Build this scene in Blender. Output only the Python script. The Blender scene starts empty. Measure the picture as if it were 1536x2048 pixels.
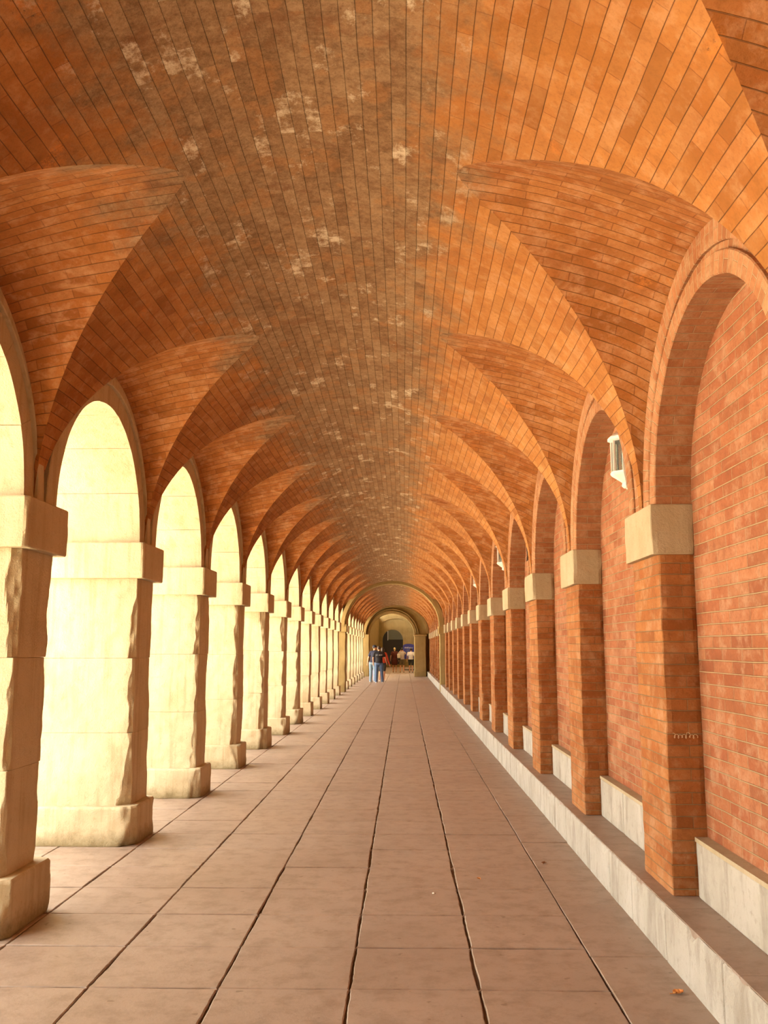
import bpy, math, random
from math import sin, cos, pi, sqrt, atan2
from mathutils import Vector, Matrix, noise

SC = bpy.context.scene
COL = SC.collection
H = 1.55                       # eye height in metres; lengths marked *H were measured in eye heights
random.seed(7)

# ------------------------------------------------------------------ camera
cam_d = bpy.data.cameras.new('camera')
cam_d.sensor_fit = 'VERTICAL'; cam_d.sensor_height = 36.0
cam_d.lens = 36.0 * 1850 / 2048
cam_d.clip_start = 0.05; cam_d.clip_end = 600
cam = bpy.data.objects.new('camera', cam_d); COL.objects.link(cam)
cam.location = (0, 0, H)
_psi, _p = 0.0211, 0.1464
_F = Vector((-sin(_psi)*cos(_p), cos(_psi)*cos(_p), sin(_p)))
_R = Vector((cos(_psi), sin(_psi), 0)); _U = _R.cross(_F)
cam.rotation_euler = Matrix(((_R.x, _U.x, -_F.x), (_R.y, _U.y, -_F.y), (_R.z, _U.z, -_F.z))).to_euler()
SC.camera = cam

# ------------------------------------------------------------------ light
W = bpy.data.worlds.new('sky'); SC.world = W; W.use_nodes = True
bg = W.node_tree.nodes['Background']
bg.inputs['Color'].default_value = (1.0, 0.955, 0.84, 1); bg.inputs['Strength'].default_value = 5.2
sun_d = bpy.data.lights.new('sun', 'SUN'); sun_d.energy = 30; sun_d.color = (1.0, 0.94, 0.82); sun_d.angle = 0.01
sun = bpy.data.objects.new('sun', sun_d); COL.objects.link(sun)
_el, _az = math.radians(58), math.radians(318)   # the sun stands behind the building; the plaza beyond its shadow throws light in
_dir = Vector((cos(_el)*cos(_az), cos(_el)*sin(_az), sin(_el)))
sun.rotation_euler = _dir.to_track_quat('Z', 'Y').to_euler()
SC.view_settings.view_transform = 'Standard'; SC.view_settings.look = 'None'
SC.view_settings.gamma = 1.0; SC.view_settings.use_curve_mapping = False
SC.view_settings.exposure = 1.05
SC.cycles.max_bounces = 10; SC.cycles.diffuse_bounces = 8; SC.cycles.use_denoising = True
SC.cycles.sample_clamp_indirect = 12; SC.cycles.caustics_reflective = False; SC.cycles.caustics_refractive = False

# ------------------------------------------------------------------ materials
class NT:
    def __init__(s, name):
        s.m = bpy.data.materials.new(name); s.m.use_nodes = True; s.t = s.m.node_tree; s.n = s.t.nodes
        s.b = s.n['Principled BSDF']
    def new(s, typ, **kw):
        nd = s.n.new(typ)
        for k, v in kw.items(): setattr(nd, k, v)
        return nd
    def set(s, nd, **kw):
        for k, v in kw.items(): nd.inputs[k.replace('_', ' ')].default_value = v
        return nd
    def l(s, a, b): s.t.links.new(a, b)
    def noise(s, vec, scale, detail=4, rough=.6, dist=0.):
        nd = s.new('ShaderNodeTexNoise'); s.set(nd, Scale=scale, Detail=detail, Roughness=rough, Distortion=dist)
        if vec is not None: s.l(vec, nd.inputs['Vector'])
        return nd.outputs['Fac']
    def ramp(s, fac, stops):
        nd = s.new('ShaderNodeValToRGB'); cr = nd.color_ramp
        while len(cr.elements) > 1: cr.elements.remove(cr.elements[-1])
        cr.elements[0].position = stops[0][0]; cr.elements[0].color = c4(stops[0][1])
        for p, c in stops[1:]:
            e = cr.elements.new(p); e.color = c4(c)
        s.l(fac, nd.inputs['Fac']); return nd.outputs['Color']
    def mix(s, fac, a, b, mode='MIX'):
        nd = s.new('ShaderNodeMix', data_type='RGBA', blend_type=mode)
        for sock, v in ((nd.inputs[0], fac), (nd.inputs[6], a), (nd.inputs[7], b)):
            if hasattr(v, 'is_linked'): s.l(v, sock)
            else: sock.default_value = v if isinstance(v, (int, float)) else c4(v)
        return nd.outputs[2]
    def math(s, op, a, b=0.0, clamp=False):
        nd = s.new('ShaderNodeMath', operation=op); nd.use_clamp = clamp
        for i, v in enumerate((a, b)):
            if hasattr(v, 'is_linked'): s.l(v, nd.inputs[i])
            else: nd.inputs[i].default_value = v
        return nd.outputs[0]
    def vmul(s, vec, x, y, z):
        nd = s.new('ShaderNodeMapping'); s.l(vec, nd.inputs['Vector']); nd.inputs['Scale'].default_value = (x, y, z)
        return nd.outputs['Vector']
    def bump(s, h, strength, dist):
        nd = s.new('ShaderNodeBump'); s.set(nd, Strength=strength, Distance=dist); s.l(h, nd.inputs['Height'])
        s.l(nd.outputs['Normal'], s.b.inputs['Normal']); return nd
def c4(c):
    if isinstance(c, (int, float)): return (c, c, c, 1)
    return (c[0], c[1], c[2], 1)

def plain(name, col, rough=.6, metal=0., var=.0, scale=30):
    t = NT(name)
    g = t.new('ShaderNodeNewGeometry')
    f = t.noise(g.outputs['Position'], scale, 3)
    t.l(t.mix(f, tuple(c*(1-var) for c in col), tuple(min(1, c*(1+var)) for c in col)), t.b.inputs['Base Color'])
    t.b.inputs['Roughness'].default_value = rough; t.b.inputs['Metallic'].default_value = metal
    return t.m

def brick_mat(name, c1, c2, mortar, bw, rh, ms, grey=0, bed=None, bedw=.0045, wob=.012, bump=.5, light=(.80, .56, .38), lightamt=.35, smear=.3):
    t = NT(name)
    uv = t.new('ShaderNodeUVMap').outputs['UV']
    g = t.new('ShaderNodeNewGeometry').outputs['Position']
    # wobble the courses a little
    nz = t.new('ShaderNodeTexNoise'); t.set(nz, Scale=2.2, Detail=3.0); t.l(g, nz.inputs['Vector'])
    sub = t.new('ShaderNodeVectorMath', operation='SUBTRACT'); t.l(nz.outputs['Color'], sub.inputs[0]); sub.inputs[1].default_value = (.5, .5, .5)
    scl = t.new('ShaderNodeVectorMath', operation='SCALE'); t.l(sub.outputs[0], scl.inputs[0]); scl.inputs['Scale'].default_value = wob*2
    add = t.new('ShaderNodeVectorMath', operation='ADD'); t.l(uv, add.inputs[0]); t.l(scl.outputs[0], add.inputs[1])
    b = t.new('ShaderNodeTexBrick'); t.l(add.outputs[0], b.inputs['Vector'])
    t.set(b, Scale=1.0, Mortar_Size=ms, Mortar_Smooth=.35, Bias=-.1, Brick_Width=bw, Row_Height=rh)
    b.inputs['Color1'].default_value = c4(c1); b.inputs['Color2'].default_value = c4(c2); b.inputs['Mortar'].default_value = c4(mortar)
    b.offset = .5; b.squash = 1.0
    col = b.outputs['Color']
    b2 = t.new('ShaderNodeTexBrick'); t.l(add.outputs[0], b2.inputs['Vector'])      # a second draw of tones on the same bricks
    t.set(b2, Scale=1.0, Mortar_Size=0.0, Bias=.0, Brick_Width=bw, Row_Height=rh); b2.offset = .5
    b2.inputs['Color1'].default_value = c4(.55); b2.inputs['Color2'].default_value = c4(1.0)
    sv = t.new('ShaderNodeSeparateXYZ'); t.l(add.outputs[0], sv.inputs[0])
    bm_ = t.math('ABSOLUTE', t.math('SUBTRACT', t.math('FRACT', t.math('ADD', t.math('DIVIDE', sv.outputs['Y'], rh), .5)), .5))
    bedf = t.ramp(t.math('MULTIPLY', bm_, rh*100), [(bedw*45, 1), (bedw*110, 0)])
    # per-brick hue from coarse cells, mottling inside bricks
    n1 = t.noise(g, 1.3, 5, .62); n2 = t.noise(g, 9, 5, .65); n3 = t.noise(g, 55, 4, .7)
    row = t.math('FLOOR', t.math('DIVIDE', sv.outputs['Y'], rh))
    par = t.math('MULTIPLY', t.math('SUBTRACT', 1.0, t.math('FLOORED_MODULO', row, 2.0)), .5)
    cl_ = t.math('FLOOR', t.math('ADD', t.math('DIVIDE', sv.outputs['X'], bw), par))
    cb = t.new('ShaderNodeCombineXYZ'); t.l(row, cb.inputs[0]); t.l(cl_, cb.inputs[1])
    wn = t.new('ShaderNodeTexWhiteNoise', noise_dimensions='3D'); t.l(cb.outputs[0], wn.inputs['Vector'])
    vsep = t.new('ShaderNodeSeparateColor'); t.l(wn.outputs['Color'], vsep.inputs[0])
    bedf = t.math('MULTIPLY', bedf, t.ramp(t.noise(g, 6, 3, .6), [(.30, .35), (.55, 1)]))
    col = t.mix(t.ramp(vsep.outputs[0], [(.60, 0), (.82, .32), (1, .45)]), col, tuple(c*.60 for c in c1))
    col = t.mix(t.ramp(vsep.outputs[1], [(.66, 0), (.85, .35), (1, .45)]), col, tuple(c*.6+l*.4 for c, l in zip(c2, light)))
    col = t.mix(t.ramp(n1, [(.33, 0), (.68, 1)]), col, t.mix(1.0, col, (.74, .62, .52), 'MULTIPLY'))
    col = t.mix(t.math('MULTIPLY', t.ramp(n2, [(.5, 0), (.66, 1)]), lightamt), col, light)
    col = t.mix(t.math('MULTIPLY', t.ramp(n3, [(.36, 1), (.50, 0)]), .35), col, tuple(c*.6 for c in c1))
    col = t.mix(t.math('MULTIPLY', t.ramp(n2, [(.30, 1), (.44, 0)]), .5), col, tuple(c*.55 for c in c1))
    sm = t.noise(t.vmul(g, 1.2, 1.2, 3.5), 2.6, 4, .6, .6)
    col = t.mix(t.math('MULTIPLY', t.ramp(sm, [(.56, 0), (.70, 1)]), smear), col, tuple(c*.5+l*.5 for c, l in zip(c2, light)))
    sc_ = t.math('MULTIPLY', 1.0 if grey else 0.0, t.ramp(t.noise(g, 2.1, 3, .6), [(.63, 0), (.66, 1)])); fr = t.noise(t.vmul(g, 1, 1, 2), 24, 7, .85)   # spalled patches
    col = t.mix(t.math('MULTIPLY', sc_, t.ramp(fr, [(.47, 0), (.53, .7)])), col, (.46, .15, .028))
    col = t.mix(t.math('MULTIPLY', sc_, t.ramp(fr, [(.36, .85), (.41, 0)])), col, (.07, .03, .012))
    if bed: col = t.mix(bedf, col, bed)
    if grey:
        # weathered, lime-greyed band along the crown of the vault
        sp = t.new('ShaderNodeSeparateXYZ'); t.l(g, sp.inputs[0])
        off = t.math('ABSOLUTE', t.math('SUBTRACT', sp.outputs['X'], -.33*H))
        q = t.math('ADD', off, t.math('MULTIPLY', t.math('SUBTRACT', t.noise(g, 2.4, 6, .72), .5), 1.5))
        msk = t.ramp(q, [(grey, 1), (grey+.34, 0)])
        gc = t.mix(t.ramp(t.math('ADD', t.noise(g, 16, 8, .85), t.math('MULTIPLY', vsep.outputs[0], .16)), [(.42, 0), (.74, 1)]), (.105, .056, .025), (.275, .175, .095))
        gc = t.mix(t.math('MULTIPLY', t.ramp(t.math('ADD', t.noise(g, 4, 3, .7), t.math('MULTIPLY', vsep.outputs[2], .22)), [(.68, 0), (.76, 1)]), .35), gc, tuple(c*.75 for c in c1))
        mt = t.math('SUBTRACT', t.math('SUBTRACT', 1.1, t.math('MULTIPLY', bedf, .5)), t.math('MULTIPLY', t.ramp(t.noise(g, 70, 5, .8), [(.5, 0), (.62, 1)]), .3))
        gc = t.mix(1.0, gc, mt, 'MULTIPLY')
        gc = t.mix(t.math('MULTIPLY', t.ramp(t.noise(g, 3.2, 5, .7, .5), [(.56, 0), (.66, 1)]), .6), gc, (.125, .048, .018))
        col = t.mix(t.math('MULTIPLY', msk, .85), col, gc)
        wh = t.ramp(t.math('ADD', t.noise(t.vmul(g, 1, .8, 1), 3.2, 8, .8), t.math('MULTIPLY', vsep.outputs[1], .14)), [(.65, 0), (.74, 1)])
        q2 = t.ramp(off, [(.55, 1), (1.15, 0)])
        col = t.mix(t.math('MULTIPLY', t.math('MULTIPLY', wh, q2), .75), col, (.60, .48, .34))
    t.l(col, t.b.inputs['Base Color']); t.b.inputs['Roughness'].default_value = .88
    t.b.inputs['Specular IOR Level'].default_value = .2
    hgt = t.math('ADD', t.math('SUBTRACT', t.math('SUBTRACT', 1, t.math('MULTIPLY', b.outputs['Fac'], .5)), bedf), t.math('ADD', t.math('MULTIPLY', n3, .45), t.math('MULTIPLY', n2, .5)))
    t.bump(hgt, bump, .008)
    return t.m

def stone_mat(name, base, dark, light, rough=.85, spots=.25, streak=.3, foot_tone=0., sfreq=(9, 9, .5)):
    t = NT(name)
    g = t.new('ShaderNodeNewGeometry').outputs['Position']
    n1 = t.noise(g, 2.2, 5, .6); n2 = t.noise(g, 22, 6, .7); n3 = t.noise(g, 90, 4, .7)
    col = t.mix(t.ramp(n1, [(.3, 0), (.7, 1)]), base, light)
    st = t.noise(t.vmul(g, *sfreq), 1.6, 5, .6, .3)
    col = t.mix(t.math('MULTIPLY', t.ramp(st, [(.50, 0), (.64, 1)]), streak), col, dark)
    col = t.mix(t.math('MULTIPLY', t.ramp(n2, [(.55, 0), (.75, 1)]), spots), col, dark)
    col = t.mix(t.math('MULTIPLY', t.ramp(n3, [(.66, 0), (.72, 1)]), .5), col, tuple(c*.45 for c in dark))
    if foot_tone:  # browner tone that grows towards the floor
        sp = t.new('ShaderNodeSeparateXYZ'); t.l(g, sp.inputs[0])
        mm = t.ramp(t.math('ADD', sp.outputs['Z'], t.math('MULTIPLY', n2, .22)), [(.12, 1), (.24, 0)])
        col = t.mix(t.math('MULTIPLY', mm, foot_tone), col, (.20, .15, .07))
    t.l(col, t.b.inputs['Base Color']); t.b.inputs['Roughness'].default_value = rough
    t.b.inputs['Specular IOR Level'].default_value = .25
    t.bump(t.math('ADD', t.math('MULTIPLY', n2, .8), t.math('MULTIPLY', n3, .5)), .6, .012)
    return t.m

def floor_mat():
    t = NT('floor_slab')
    g = t.new('ShaderNodeNewGeometry').outputs['Position']
    at = t.new('ShaderNodeAttribute'); at.attribute_name = 'tone'
    n1 = t.noise(g, 1.1, 6, .65, .4); n2 = t.noise(g, 7, 6, .7); n3 = t.noise(g, 45, 5, .75)
    col = t.mix(t.ramp(n1, [(.3, 0), (.72, 1)]), (.265, .190, .145), (.345, .258, .203))
    col = t.mix(t.math('MULTIPLY', at.outputs['Fac'], .5), col, (.33, .25, .195))
    col = t.mix(t.math('MULTIPLY', t.ramp(n2, [(.46, 0), (.66, 1)]), .65), col, (.19, .132, .095))
    sp = t.noise(g, 15, 2, .5)
    col = t.mix(t.math('MULTIPLY', t.ramp(sp, [(.70, 0), (.74, 1)]), .6), col, (.14, .09, .055))
    col = t.mix(t.math('MULTIPLY', t.ramp(n3, [(.60, 0), (.68, 1)]), .45), col, (.18, .12, .075))
    t.l(col, t.b.inputs['Base Color']); t.b.inputs['Roughness'].default_value = .52
    t.b.inputs['Specular IOR Level'].default_value = .35
    t.bump(t.math('ADD', t.math('MULTIPLY', n2, 1.0), t.math('MULTIPLY', n3, .35)), .28, .01)
    return t.m

M = {}
M['vault'] = brick_mat('vault_brick', (.355, .138, .031), (.435, .188, .053), (.29, .105, .03), .28, .066, .002, grey=.56, bed=(.15, .062, .02), bedw=.0019, bump=.8, lightamt=.30, light=(.52, .29, .15), wob=.006)
M['lunette'] = brick_mat('lunette_brick', (.345, .122, .027), (.43, .178, .052), (.27, .098, .028), .29, .062, .0028, grey=.72, bed=(.18, .078, .028), bedw=.0022, bump=.7, lightamt=.42, light=(.52, .28, .15), wob=.010, smear=.6)
M['wall'] = brick_mat('wall_brick', (.315, .108, .048), (.40, .168, .078), (.38, .26, .15), .27, .062, .004, bed=(.41, .275, .145), bedw=.0038, bump=.9, lightamt=.42, light=(.46, .28, .17), wob=.005)
M['pier'] = brick_mat('pier_brick', (.325, .112, .030), (.41, .175, .058), (.31, .18, .08), .29, .061, .003, bed=(.34, .22, .11), bedw=.0028, bump=1.0, lightamt=.40, light=(.46, .27, .15), wob=.005)
M['archbrick'] = brick_mat('arch_brick', (.36, .150, .065), (.44, .215, .105), (.42, .28, .16), .30, .060, .0035, bed=(.48, .34, .19), bedw=.003, bump=.9, lightamt=.45, light=(.48, .31, .18), wob=.006)
M['cream'] = stone_mat('cream_stone', (.45, .36, .22), (.26, .175, .08), (.54, .455, .31), foot_tone=.8, streak=.30, spots=.35)
M['impost'] = stone_mat('impost_stone', (.37, .285, .17), (.20, .14, .07), (.45, .36, .24), streak=.15, spots=.4)
M['white_stone'] = stone_mat('white_stone', (.37, .33, .275), (.18, .14, .10), (.47, .435, .38), streak=.45, spots=.5, sfreq=(4, 4, 1.2))
M['tan_stone'] = stone_mat('tan_stone', (.27, .185, .07), (.17, .11, .04), (.34, .24, .10), streak=.2)
M['floor'] = floor_mat()
M['soil'] = plain('soil', (.10, .055, .025), .95, var=.5, scale=12)
M['plaza'] = plain('plaza_sand', (.80, .68, .50), .9, var=.1, scale=2)
M['plaster'] = plain('roof_render', (.6, .5, .4), .9, var=.1, scale=3)
M['white'] = plain('white_paint', (.80, .76, .70), .35, var=.03)
M['black'] = plain('black_rubber', (.03, .025, .02), .5, var=.2)
M['leaf'] = plain('dry_leaf', (.55, .22, .05), .7, var=.35, scale=80)
M['leafdark'] = plain('brown_leaf', (.22, .09, .03), .7, var=.35, scale=80)
M['pebble'] = plain('pale_pebble', (.75, .68, .58), .7, var=.1)
M['chalk'] = plain('chalk', (.75, .56, .32), .9)
M['skin'] = plain('skin', (.62, .32, .18), .5, var=.08, scale=8)
M['hair'] = plain('dark_hair', (.035, .02, .012), .5, var=.4)
M['blond'] = plain('blond_hair', (.72, .60, .32), .5, var=.2)
M['black_cloth'] = plain('black_cotton', (.018, .016, .022), .85, var=.3)
M['navy'] = plain('navy_cotton', (.02, .022, .05), .85, var=.3)
M['jeans'] = plain('blue_denim', (.09, .15, .30), .85, var=.35, scale=14)
M['paleje'] = plain('faded_denim', (.20, .28, .36), .85, var=.35, scale=14)
M['red'] = plain('red_cotton', (.48, .06, .02), .85, var=.2)
M['maroon'] = plain('maroon_cloth', (.10, .018, .012), .85, var=.3)
M['lav'] = plain('lavender_cotton', (.46, .40, .62), .85, var=.15)
M['wshirt'] = plain('white_cotton', (.78, .74, .72), .85, var=.05)
M['gshirt'] = plain('grey_cotton', (.48, .42, .38), .85, var=.1)
M['khaki'] = plain('khaki_cotton', (.16, .12, .07), .85, var=.2)
M['dshort'] = plain('dark_cotton', (.03, .035, .035), .85, var=.2)
M['signblue'] = plain('blue_panel', (.045, .05, .30), .4, var=.05)
M['print'] = plain('white_print', (.85, .85, .88), .6)
M['printblue'] = plain('pale_blue_print', (.28, .36, .62), .6)
M['darkpanel'] = plain('interior_dark', (.035, .025, .02), .6, var=.3)  # dark colour standing in for unlit interiors
M['greypanel'] = plain('grey_render', (.20, .19, .15), .8, var=.1)
_g = NT('lamp_glass'); _g.b.inputs['Base Color'].default_value = (.75, .85, .80, 1); _g.b.inputs['Roughness'].default_value = .06
_g.b.inputs['Transmission Weight'].default_value = .9; M['glass'] = _g.m
M['bulb'] = plain('frosted_globe', (.42, .60, .50), .3)

# ------------------------------------------------------------------ mesh helpers
class MB:
    def __init__(s): s.v = []; s.f = []; s.uv = []; s.mi = []
    def quad(s, p, uv=None, mi=0):
        k = len(s.v); s.v += [tuple(q) for q in p]; s.f.append(tuple(range(k, k+len(p)))); s.uv.append(uv); s.mi.append(mi)
    def grid(s, pts, uvs=None, flip=False, mi=0):
        """pts[i][j]; shared vertices"""
        k = len(s.v); n = len(pts); m = len(pts[0])
        for r in pts: s.v += [tuple(q) for q in r]
        for i in range(n-1):
            for j in range(m-1):
                idx = [(i, j), (i+1, j), (i+1, j+1), (i, j+1)]
                if flip: idx.reverse()
                s.f.append(tuple(k + a*m + b for a, b in idx))
                s.uv.append([uvs[a][b] for a, b in idx] if uvs else None); s.mi.append(mi)
    def box(s, x0, x1, y0, y1, z0, z1):
        P = lambda a, b, c: (a, b, c)
        for q, ax in (([(x0,y0,z0),(x1,y0,z0),(x1,y0,z1),(x0,y0,z1)], 1), ([(x1,y1,z0),(x0,y1,z0),(x0,y1,z1),(x1,y1,z1)], 1),
                  ([(x0,y1,z0),(x0,y0,z0),(x0,y0,z1),(x0,y1,z1)], 0), ([(x1,y0,z0),(x1,y1,z0),(x1,y1,z1),(x1,y0,z1)], 0),
                  ([(x0,y0,z1),(x1,y0,z1),(x1,y1,z1),(x0,y1,z1)], 2), ([(x0,y1,z0),(x1,y1,z0),(x1,y0,z0),(x0,y0,z0)], 2)):
            s.quad(q, [boxuv(p, ax) for p in q])
    def prism(s, ring, z0, z1):
        n = len(ring); k = len(s.v)
        s.v += [(x, y, z0) for x, y in ring] + [(x, y, z1) for x, y in ring]
        for i in range(n):
            j = (i+1) % n; s.f.append((k+i, k+j, k+n+j, k+n+i)); s.uv.append(None); s.mi.append(0)
        s.f.append(tuple(k+n+i for i in range(n))); s.uv.append(None); s.mi.append(0)
        s.f.append(tuple(k+n-1-i for i in range(n))); s.uv.append(None); s.mi.append(0)
    def frustum(s, cx, cy, rings, n=8, a0=0.):
        """rings: (z, rx, ry)"""
        k = len(s.v)
        for z, rx, ry in rings:
            s.v += [(cx + rx*cos(a0+2*pi*i/n), cy + ry*sin(a0+2*pi*i/n), z) for i in range(n)]
        for r in range(len(rings)-1):
            for i in range(n):
                j = (i+1) % n; s.f.append((k+r*n+i, k+r*n+j, k+(r+1)*n+j, k+(r+1)*n+i)); s.uv.append(None); s.mi.append(0)
        s.f.append(tuple(k+n-1-i for i in range(n))); s.uv.append(None); s.mi.append(0)
        L = (len(rings)-1)*n
        s.f.append(tuple(k+L+i for i in range(n))); s.uv.append(None); s.mi.append(0)
    def mesh(s, name, mats, smooth=False):
        me = bpy.data.meshes.new(name); me.from_pydata(s.v, [], s.f)
        uvl = me.uv_layers.new(name='UVMap'); li = 0
        for fi, f in enumerate(s.f):
            u = s.uv[fi]
            for c in range(len(f)):
                uvl.data[li].uv = u[c] if u else (s.v[f[c]][0] + s.v[f[c]][1], s.v[f[c]][2]); li += 1
        if not isinstance(mats, (list, tuple)): mats = [mats]
        for m in mats: me.materials.append(m)
        me.polygons.foreach_set('material_index', s.mi)
        if smooth: me.polygons.foreach_set('use_smooth', [True]*len(s.f))
        me.update(); return me
    def build(s, name, mats, parent=None, smooth=False):
        return link(name, s.mesh(name, mats, smooth), parent)
def boxuv(p, ax): return (p[1], p[2]) if ax == 0 else (p[0]+.07, p[2]) if ax == 1 else (p[0], p[1])
def link(name, data, parent=None):
    o = bpy.data.objects.new(name, data); COL.objects.link(o)
    if parent is not None: o.parent = parent
    return o
def thing(name, label, cat, loc=(0, 0, 0), rz=0, group=None):
    o = bpy.data.objects.new(name, None); COL.objects.link(o); o.location = loc; o.rotation_euler = (0, 0, rz)
    o.empty_display_size = .1
    return tag(o, label, cat, group)
def tag(o, label, cat, group=None):
    o['label'] = label; o['category'] = cat
    if group: o['group'] = group
    return o
def struct(o, label=None):
    o['kind'] = 'structure'
    if label: o['label'] = label
    return o
def copy_thing(root, dy, label):
    r = root.copy(); COL.objects.link(r); r.location = (root.location.x, root.location.y + dy, root.location.z); r['label'] = label
    for ch in list(root.children):
        c = ch.copy(); COL.objects.link(c); c.parent = r
        for g in list(ch.children):
            d = g.copy(); COL.objects.link(d); d.parent = c
    return r

def rough_block(mb, x0, x1, y0, y1, z0, z1, step=.04, bev=.008, chip=.02, rnd=.0, seed=0., freq=5., low=0.):
    """one stone block: a box whose skin is a grid, edges bevelled and knocked about by noise"""
    cx, cy, cz = (x0+x1)/2, (y0+y1)/2, (z0+z1)/2
    hx, hy, hz = (x1-x0)/2, (y1-y0)/2, (z1-z0)/2
    def ticks(h, st):
        n = max(2, int(round(2*h/st))); e = min(bev*1.2, h*.3)
        if h is hz or chip < .015 or step > .05: return [-h, -h+e] + [-h + 2*h*i/n for i in range(1, n)] + [h-e, h]
        fine = [.075, .06, .048, .038, .030, .023, .017, .012, .008, .004, 0.]
        return [-h+q for q in reversed(fine)] + [q for q in (-h + 2*h*i/n for i in range(1, n)) if abs(q) < h-.09] + [h-q for q in fine]
    tx, ty, tz = ticks(hx, step), ticks(hy, step), ticks(hz, step)
    def push(p):
        x, y, z = p; w = Vector((x+cx, y+cy, z+cz))
        nz = noise.noise(w*freq + Vector((seed, 0, seed*2))); n2 = noise.noise(w*freq*3.1 + Vector((0, seed, 7)))
        n3 = noise.noise(w*freq*.4 + Vector((seed*3, 3, 0)))
        a = bev + rnd*.4 + chip*max(0., .6 + 1.1*n3 + .9*nz + .35*n2)
        if low: a += low*max(0., 1-(z+hz)/(2*hz)*1.4)*max(0, .4+n3*1.2)
        # the vertical arrises are worn back: a wavering, slightly rounded chamfer
        qx, qy = max(0., abs(x)-(hx-1.6*a)), max(0., abs(y)-(hy-1.6*a))
        ex = qx+qy-1.6*a*.85
        if ex > 0:
            x -= math.copysign(ex*.5, x); y -= math.copysign(ex*.5, y)
        dz = hz-abs(z)
        if dz < bev*1.3:
            k = bev*.9*(1-dz/(bev*1.3))
            x -= math.copysign(min(k, abs(x)*.1) if abs(x) < hx*.9 else k, x); y -= math.copysign(min(k, abs(y)*.1) if abs(y) < hy*.9 else k, y)
        s = chip*.12
        return (x+cx+nz*s, y+cy+n2*s, z+cz)
    def face(A, Bt, fix, ax):
        pts = [[push(fix(a, b)) for b in Bt] for a in A]
        uvs = [[boxuv(tuple(u+v for u, v in zip(fix(a, b), (cx, cy, cz))), ax) for b in Bt] for a in A]
        return pts, uvs
    for sgn in (-1, 1):
        p, u = face(ty, tz, lambda a, b: (sgn*hx, a, b), 0); mb.grid(p, u, flip=(sgn < 0))
        p, u = face(tx, tz, lambda a, b: (a, sgn*hy, b), 1); mb.grid(p, u, flip=(sgn > 0))
        p, u = face(tx, ty, lambda a, b: (a, b, sgn*hz), 2); mb.grid(p, u, flip=(sgn < 0))

def arc_block(mb, r0, r1, x0, x1, a0, a1, cy, cz, n=6, bev=.004, nr=2, jit=0., seed=0.):
    """voussoir: part of a ring in the plane across X; a measured from vertical, +a towards +Y"""
    g = bev/max(r0, .1)
    A = [a0, a0+g] + [a0+(a1-a0)*i/n for i in range(1, n)] + [a1-g, a1]
    def P(r, a, x):
        return (x, cy + r*sin(a), cz + r*cos(a))
    def rr(i, r, s): return r + (bev if i in (0, len(A)-1) else 0)*s
    def xx(i, x, s): return x + (bev if i in (0, len(A)-1) else 0)*s
    # soffit
    nx = max(2, int(abs(x1-x0)/.12)); X = [x0+(x1-x0)*i/nx for i in range(nx+1)]
    def J(a, x): return jit*noise.noise(Vector((x*4+seed, a*6, seed)))
    mb.grid([[P(rr(i, r0, 1)+J(a, x), a, x) for x in X] for i, a in enumerate(A)], [[(x, a*r0) for x in X] for a in A], flip=True)
    mb.grid([[P(rr(i, r1, -1), a, x) for x in X] for i, a in enumerate(A)], [[(x, a*r0) for x in X] for a in A])
    Rr = [r0+(r1-r0)*i/nr for i in range(nr+1)]
    for x, s in ((x0, 1), (x1, -1)):
        mb.grid([[P(rr(i, r, 0)+(J(a, x) if r == r0 else 0), a, xx(i, x, s)) for r in Rr] for i, a in enumerate(A)], [[(r-r0+.02, a*r0) for r in Rr] for a in A], flip=(s < 0))
    for a, fl in ((a0, False), (a1, True)):
        mb.grid([[P(r, a, x) for x in X] for r in (r0, r1)], [[(x, r) for x in X] for r in (r0, r1)], flip=fl)

def arch_band(mb, r0, r1, x0, x1, a0, a1, cy, cz, n=48):
    """smooth ring with brick UVs (courses radial)"""
    A = [a0+(a1-a0)*i/n for i in range(n+1)]
    P = lambda r, a, x: (x, cy+r*sin(a), cz+r*cos(a))
    e = .006*(1 if x1 > x0 else -1); b = .006
    # section: back-inner -> front-inner(bev) -> front -> front-outer -> back-outer ; x0 is the front
    sec = [(r0, x1), (r0, x0+e), (r0+b, x0), (r1-b, x0), (r1, x0+e), (r1, x1)]
    us = [0]
    for (ra, xa), (rb, xb) in zip(sec, sec[1:]): us.append(us[-1]+sqrt((ra-rb)**2+(xa-xb)**2))
    jit = lambda a, r: .0035*noise.noise(Vector((a*40, r*20, cy)))
    mb.grid([[P(r+jit(a, r), a, x) for r, x in sec] for a in A], [[(u+.03, a*(r0+r1)/2) for u in us] for a in A], flip=(x1 > x0))

# ------------------------------------------------------------------ key dimensions (metres)
PER = 1.5333*H
CL, CR = 3.55*H, 3.48*H                      # centre of the first pier from the camera, each side
DC = (3.55-3.48)*H/2
ZS_L, ZS_R, ZS = .56*H+H, .51*H+H, .52*H+H    # springings
XSL, XAL, XBL, XOUT = -1.42*H, -1.379*H, -1.375*H, -2.17*H
XSR, XCR, XWR, XST = .904*H, .878*H, 1.03*H, .847*H
ZSTEP = H-.828*H
XC, AV, BV = -.259*H, 1.162*H, 1.04*H
CV = 3.50*H                                  # bay boundary of the vault at pier 1
I0, I1 = -3, 20                              # pier indices (1 = nearest whole pier ahead)
RO = .745*H
TAR, END = 13, 21                            # transverse stone arch, end wall

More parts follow.
